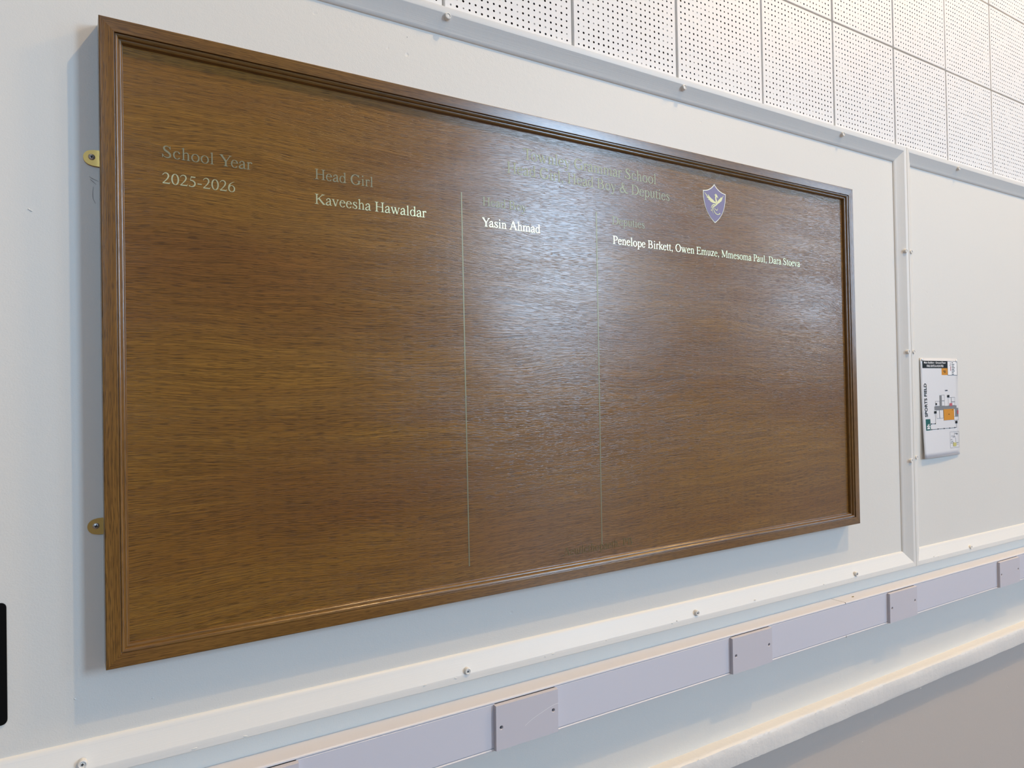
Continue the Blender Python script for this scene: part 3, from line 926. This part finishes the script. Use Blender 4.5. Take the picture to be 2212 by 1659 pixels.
# brass fixing plates on the left edge of the board
for zc_ in (0.3556, -0.1868):
    bm = bmesh.new()
    out = [(0.060, 0.0125), (0.040, 0.0118)] + arc(0.0385, 0, 0.0118, 0.0112, 100, 260, 14) + [(0.040, -0.0118), (0.060, -0.0125)]
    A = [bm.verts.new((x, -0.0035, z)) for x, z in out]
    B = [bm.verts.new((x, 0.0, z)) for x, z in out]
    bm.faces.new(A)
    for k in range(len(out)):
        q = (k + 1) % len(out)
        bm.faces.new((A[k], A[q], B[q], B[k]))
    br = link('fixing_plate', bm_mesh('fixing_plate', bm), M['brass'], board, Matrix.Translation((0, 0, CZ + zc_)))
    regpar(br)
    mw = Matrix.Translation((0.0375, -0.0035, CZ + zc_ + .001)) @ Matrix.Rotation(0.3, 4, 'Y')
    bms = lathe([(0.0046, 0.0), (0.0044, 0.0008), (0.0030, 0.0018), (0, 0.0022)], 18)
    link('screw', shade(bm_mesh('screw', bms)), M['steel'], br, mw)
    link('screw_recess', cross_mesh('screw_recess', 0.0022, 0.0007, 0.0012, 0.00235), M['dark'], br, mw)

for x, z, w in [(-0.0373, 0.2691, 2.2), (-0.04, 0.2707, 1.2), (1.937, -1.0284, 1.6), (2.3231, -1.1441, 2.2), (2.7924, -1.0104, 1.5), (0.0091, -0.4324, 2.0), (0.1094, -0.4556, 2.0), (0.5476, 0.6646, 1.5)]:
    link('paint_lump', run_me, None, wall, Matrix.Translation((x, 0.0002, CZ + z)) @ Matrix.Rotation(random.uniform(-1, 1), 4, 'Y') @ Matrix.Diagonal((w, 1, 1, 1)))

# pencil scribbles on the wall under the upper plate
for pts in ([(0.0345, .3285), (0.036, .3268), (0.040, .3248), (0.046, .3225)], [(0.035, .3245), (0.0385, .3215), (0.043, .3175)], [(0.0395, .314), (0.0385, .305), (0.039, .296), (0.042, .289)]):
    q = st(smooth_path([(x * 1000, z * 1000) for x, z in pts]), ws=[0.3, 0.7, 0.3])
    link('pencil_scribble', poly_mesh('pencil_scribble', q, -0.0004, lambda x, z: (x / 1000, CZ + z / 1000)), M['pencil'], wall)

# ------------------------------------------------------------------ black panel at the left edge
bm = bmesh.new()
x1, x0, z1, z0, r = -0.0705, -0.36, CZ - 0.2792, CZ - 0.4468, 0.007
out = arc(x1 - r, z1 - r, r, r, 90, 0, 6) + arc(x1 - r, z0 + r, r, r, 0, -90, 6) + arc(x0 + r, z0 + r, r, r, -90, -180, 6) + arc(x0 + r, z1 - r, r, r, 180, 90, 6)
A = [bm.verts.new((x, -0.0025, z)) for x, z in out]
B = [bm.verts.new((x, 0.0, z)) for x, z in out]
bm.faces.new(A)
for k in range(len(out)):
    q = (k + 1) % len(out)
    bm.faces.new((A[k], A[q], B[q], B[k]))
bp = link('black_panel', bm_mesh('black_panel', bm), M['black'])
tag(bp, 'black round-cornered panel on the white wall, low beside the wooden board', 'panel')

# ------------------------------------------------------------------ fire exit notice
NX, NZ, NWd, NHt = 2.2888, CZ + 0.0836, 0.2296, 0.3185
notice = empty('fire_notice', (NX + NWd / 2, 0, NZ - NHt), 'laminated fire exit plan with orange block pinned to the white wall', 'notice')


def nsurf(u, v, off=0.0):
    y = -0.0030 - 0.0070 * v * v * (1 - u) - 0.0016 * math.sin(math.pi * u) * (0.25 + 0.75 * v) - 0.001 * v
    return (NX + u * NWd, y - off, NZ - v * NHt)


def nsheet(name, off, u0=0, u1=1, v0=0, v1=1, nu=14, nv=18, thick=None):
    V, F = [], []
    for k in range(nv + 1):
        for i in range(nu + 1):
            V.append(nsurf(u0 + (u1 - u0) * i / nu, v0 + (v1 - v0) * k / nv, off))
    for k in range(nv):
        for i in range(nu):
            a = k * (nu + 1) + i
            F.append((a, a + nu + 1, a + nu + 2, a + 1))
    return mesh(name, V, F, True)


sheet = nsheet('sheet', 0.0)
so = link('sheet', sheet, M['paper'], notice)
md = so.modifiers.new('thickness', 'SOLIDIFY')
md.thickness = 0.0005
md.offset = 0
regpar(so)
so_par = so


def prect(name, u0, v0, u1, v1, mat, off=0.0005):
    nu = max(1, int((u1 - u0) * 14))
    nv = max(1, int((v1 - v0) * 18))
    link(name, nsheet(name, off, u0, u1, v0, v1, nu, nv), M[mat], so_par)


def pbars(name, rects, mat, off=0.0006):
    V, F = [], []
    for u0, v0, u1, v1 in rects:
        n = max(1, int(max(u1 - u0, v1 - v0) * 16))
        vert = (v1 - v0) > (u1 - u0)
        for k in range(n):
            a, c = k / n, (k + 1) / n
            i = len(V)
            if vert:
                q = ((u0, v0 + (v1 - v0) * a), (u0, v0 + (v1 - v0) * c), (u1, v0 + (v1 - v0) * c), (u1, v0 + (v1 - v0) * a))
            else:
                q = ((u0 + (u1 - u0) * a, v0), (u0 + (u1 - u0) * a, v1), (u0 + (u1 - u0) * c, v1), (u0 + (u1 - u0) * c, v0))
            V += [nsurf(x, y, off) for x, y in q]
            F.append((i, i + 1, i + 2, i + 3))
    o = link(name, mesh(name, V, F), M[mat], so_par)
    if name in ('legend_lines', 'site_plan', 'key_lines', 'assembly_mark'):
        o['kind'] = 'stuff'


def peach(name, rects, mat, off=0.0006):
    for r in rects:
        pbars(name, [r], mat, off)


def box_lines(u0, v0, u1, v1, t=0.004):
    tv = t * 0.72
    return [(u0, v0, u1, v0 + tv), (u0, v1 - tv, u1, v1), (u0, v0, u0 + t, v1), (u1 - t, v0, u1, v1)]


def ptext(name, body, u, v, width, height, mat, rot=False, off=0.0008, bold=0.0):
    cu = bpy.data.curves.new('t', 'FONT')
    cu.body = body
    cu.offset = bold
    cu.resolution_u = 3
    to = bpy.data.objects.new('t', cu)
    COL.objects.link(to)
    bpy.context.view_layer.update()
    dg = bpy.context.evaluated_depsgraph_get()
    me = bpy.data.meshes.new_from_object(to.evaluated_get(dg))
    bpy.data.objects.remove(to)
    xs_ = [w.co.x for w in me.vertices]
    ys_ = [w.co.y for w in me.vertices]
    a, b_, c, d = min(xs_), max(xs_), min(ys_), max(ys_)
    for w in me.vertices:
        s, t = (w.co.x - a) / (b_ - a), (w.co.y - c) / (d - c)
        if rot:
            uu, vv = u + (1 - t) * width, v + (1 - s) * height
        else:
            uu, vv = u + s * width, v + (1 - t) * height
        w.co = nsurf(uu, vv, off)
    me.name = name
    me.materials.clear()
    link(name, me, M[mat], so_par)


prect('title_band', 0.05, 0.028, 0.715, 0.102, 'ink')
ptext('title_lettering', 'Main Building - Ground Floor', 0.09, 0.036, 0.58, 0.026, 'white_ink', bold=0.02)
ptext('title_lettering', 'FIRE EXITS & ROUTES', 0.16, 0.069, 0.44, 0.022, 'white_ink', bold=0.02)
prect('legend_box', 0.712, 0.028, 0.985, 0.175, 'white_ink', 0.0005)
pbars('legend_lines', box_lines(0.712, 0.028, 0.985, 0.175) + [(0.83, 0.042 + 0.017 * k, 0.83 + (0.04, 0.075, 0.06, 0.085, 0.07, 0.08, 0.05, 0.055)[k], 0.048 + 0.017 * k) for k in range(8)]
      + [(0.795, 0.04, 0.80, 0.075), (0.77, 0.07, 0.80, 0.073)], 'ink', 0.0009)
pbars('legend_lines', [(0.795, 0.08, 0.808, 0.13)], 'ink_red', 0.0009)
prect('orange_key', 0.55, 0.102, 0.722, 0.172, 'ink_orange')
pbars('key_lines', [(0.59, 0.128, 0.66, 0.134), (0.615, 0.142, 0.655, 0.148)], 'ink', 0.0009)
ptext('field_lettering', 'SPORTS FIELD', 0.066, 0.255, 0.070, 0.335, 'ink', rot=True, bold=0.025)
prect('assembly_block', 0.075, 0.612, 0.195, 0.725, 'ink_green')
pbars('assembly_mark', [(0.10, 0.70, 0.17, 0.712), (0.12, 0.665, 0.135, 0.71), (0.145, 0.66, 0.16, 0.705), (0.10, 0.68, 0.12, 0.69), (0.155, 0.684, 0.18, 0.692)], 'white_ink', 0.0009)
peach('corridor', [(0.32, 0.488, 0.935, 0.526), (0.465, 0.378, 0.52, 0.49), (0.89, 0.515, 0.985, 0.605)], 'ink_grey', 0.0006)
prect('hall_block', 0.56, 0.522, 0.855, 0.635, 'ink_orange', 0.0010)
peach('stair_block', [(0.675, 0.378, 0.735, 0.402), (0.305, 0.535, 0.365, 0.560), (0.885, 0.648, 0.945, 0.675), (0.355, 0.455, 0.385, 0.475), (0.69, 0.572, 0.72, 0.579), (0.80, 0.53, 0.82, 0.536), (0.625, 0.326, 0.69, 0.334)], 'ink', 0.0013)
peach('red_block', [(0.735, 0.462, 0.81, 0.492), (0.945, 0.54, 0.985, 0.578)], 'ink_red', 0.0012)
for q in ((0.345, 0.435, 0.465, 0.488), (0.52, 0.375, 0.60, 0.435), (0.52, 0.435, 0.60, 0.488), (0.70, 0.402, 0.79, 0.488), (0.79, 0.402, 0.895, 0.45), (0.79, 0.45, 0.895, 0.488),
          (0.365, 0.526, 0.45, 0.612), (0.45, 0.526, 0.555, 0.612), (0.85, 0.60, 0.985, 0.642)):
    pbars('room_outline', box_lines(*q), 'ink_grey', 0.0008)
peach('route_line', [(0.33, 0.555, 0.3345, 0.662), (0.205, 0.660, 0.335, 0.6635), (0.205, 0.716, 0.92, 0.7195), (0.915, 0.675, 0.92, 0.718)] +
      [(0.205 + k, 0.712, 0.225 + k, 0.7235) for k in (0, 0.17, 0.34, 0.5, 0.65)] + [(0.205, 0.656, 0.225, 0.6675), (0.31, 0.656, 0.33, 0.6675)], 'ink', 0.0008)
pbars('site_plan', box_lines(0.715, 0.758, 0.985, 0.925, 0.0035) + [(0.74, 0.80, 0.83, 0.803), (0.84, 0.77, 0.845, 0.815), (0.86, 0.775, 0.94, 0.782), (0.90, 0.782, 0.95, 0.79), (0.79, 0.81, 0.87, 0.816),
                                                                     (0.73, 0.835, 0.78, 0.84), (0.75, 0.855, 0.80, 0.861), (0.73, 0.87, 0.77, 0.876), (0.88, 0.82, 0.885, 0.87), (0.88, 0.873, 0.965, 0.878), (0.9, 0.89, 0.965, 0.893), (0.79, 0.868, 0.83, 0.88)], 'ink_grey', 0.0008)
prect('site_block', 0.80, 0.872, 0.895, 0.91, 'ink_yellow', 0.0010)
for u, v, mt in ((0.045, 0.020, 'steel'), (0.965, 0.024, 'white_ink')):
    p = nsurf(u, v, 0.0004)
    link('pushpin', shade(bm_mesh('pushpin', lathe([(0.0048, 0), (0.0046, 0.0012), (0.0030, 0.0024), (0, 0.0028)], 14))), M[mt], notice, Matrix.Translation(p))
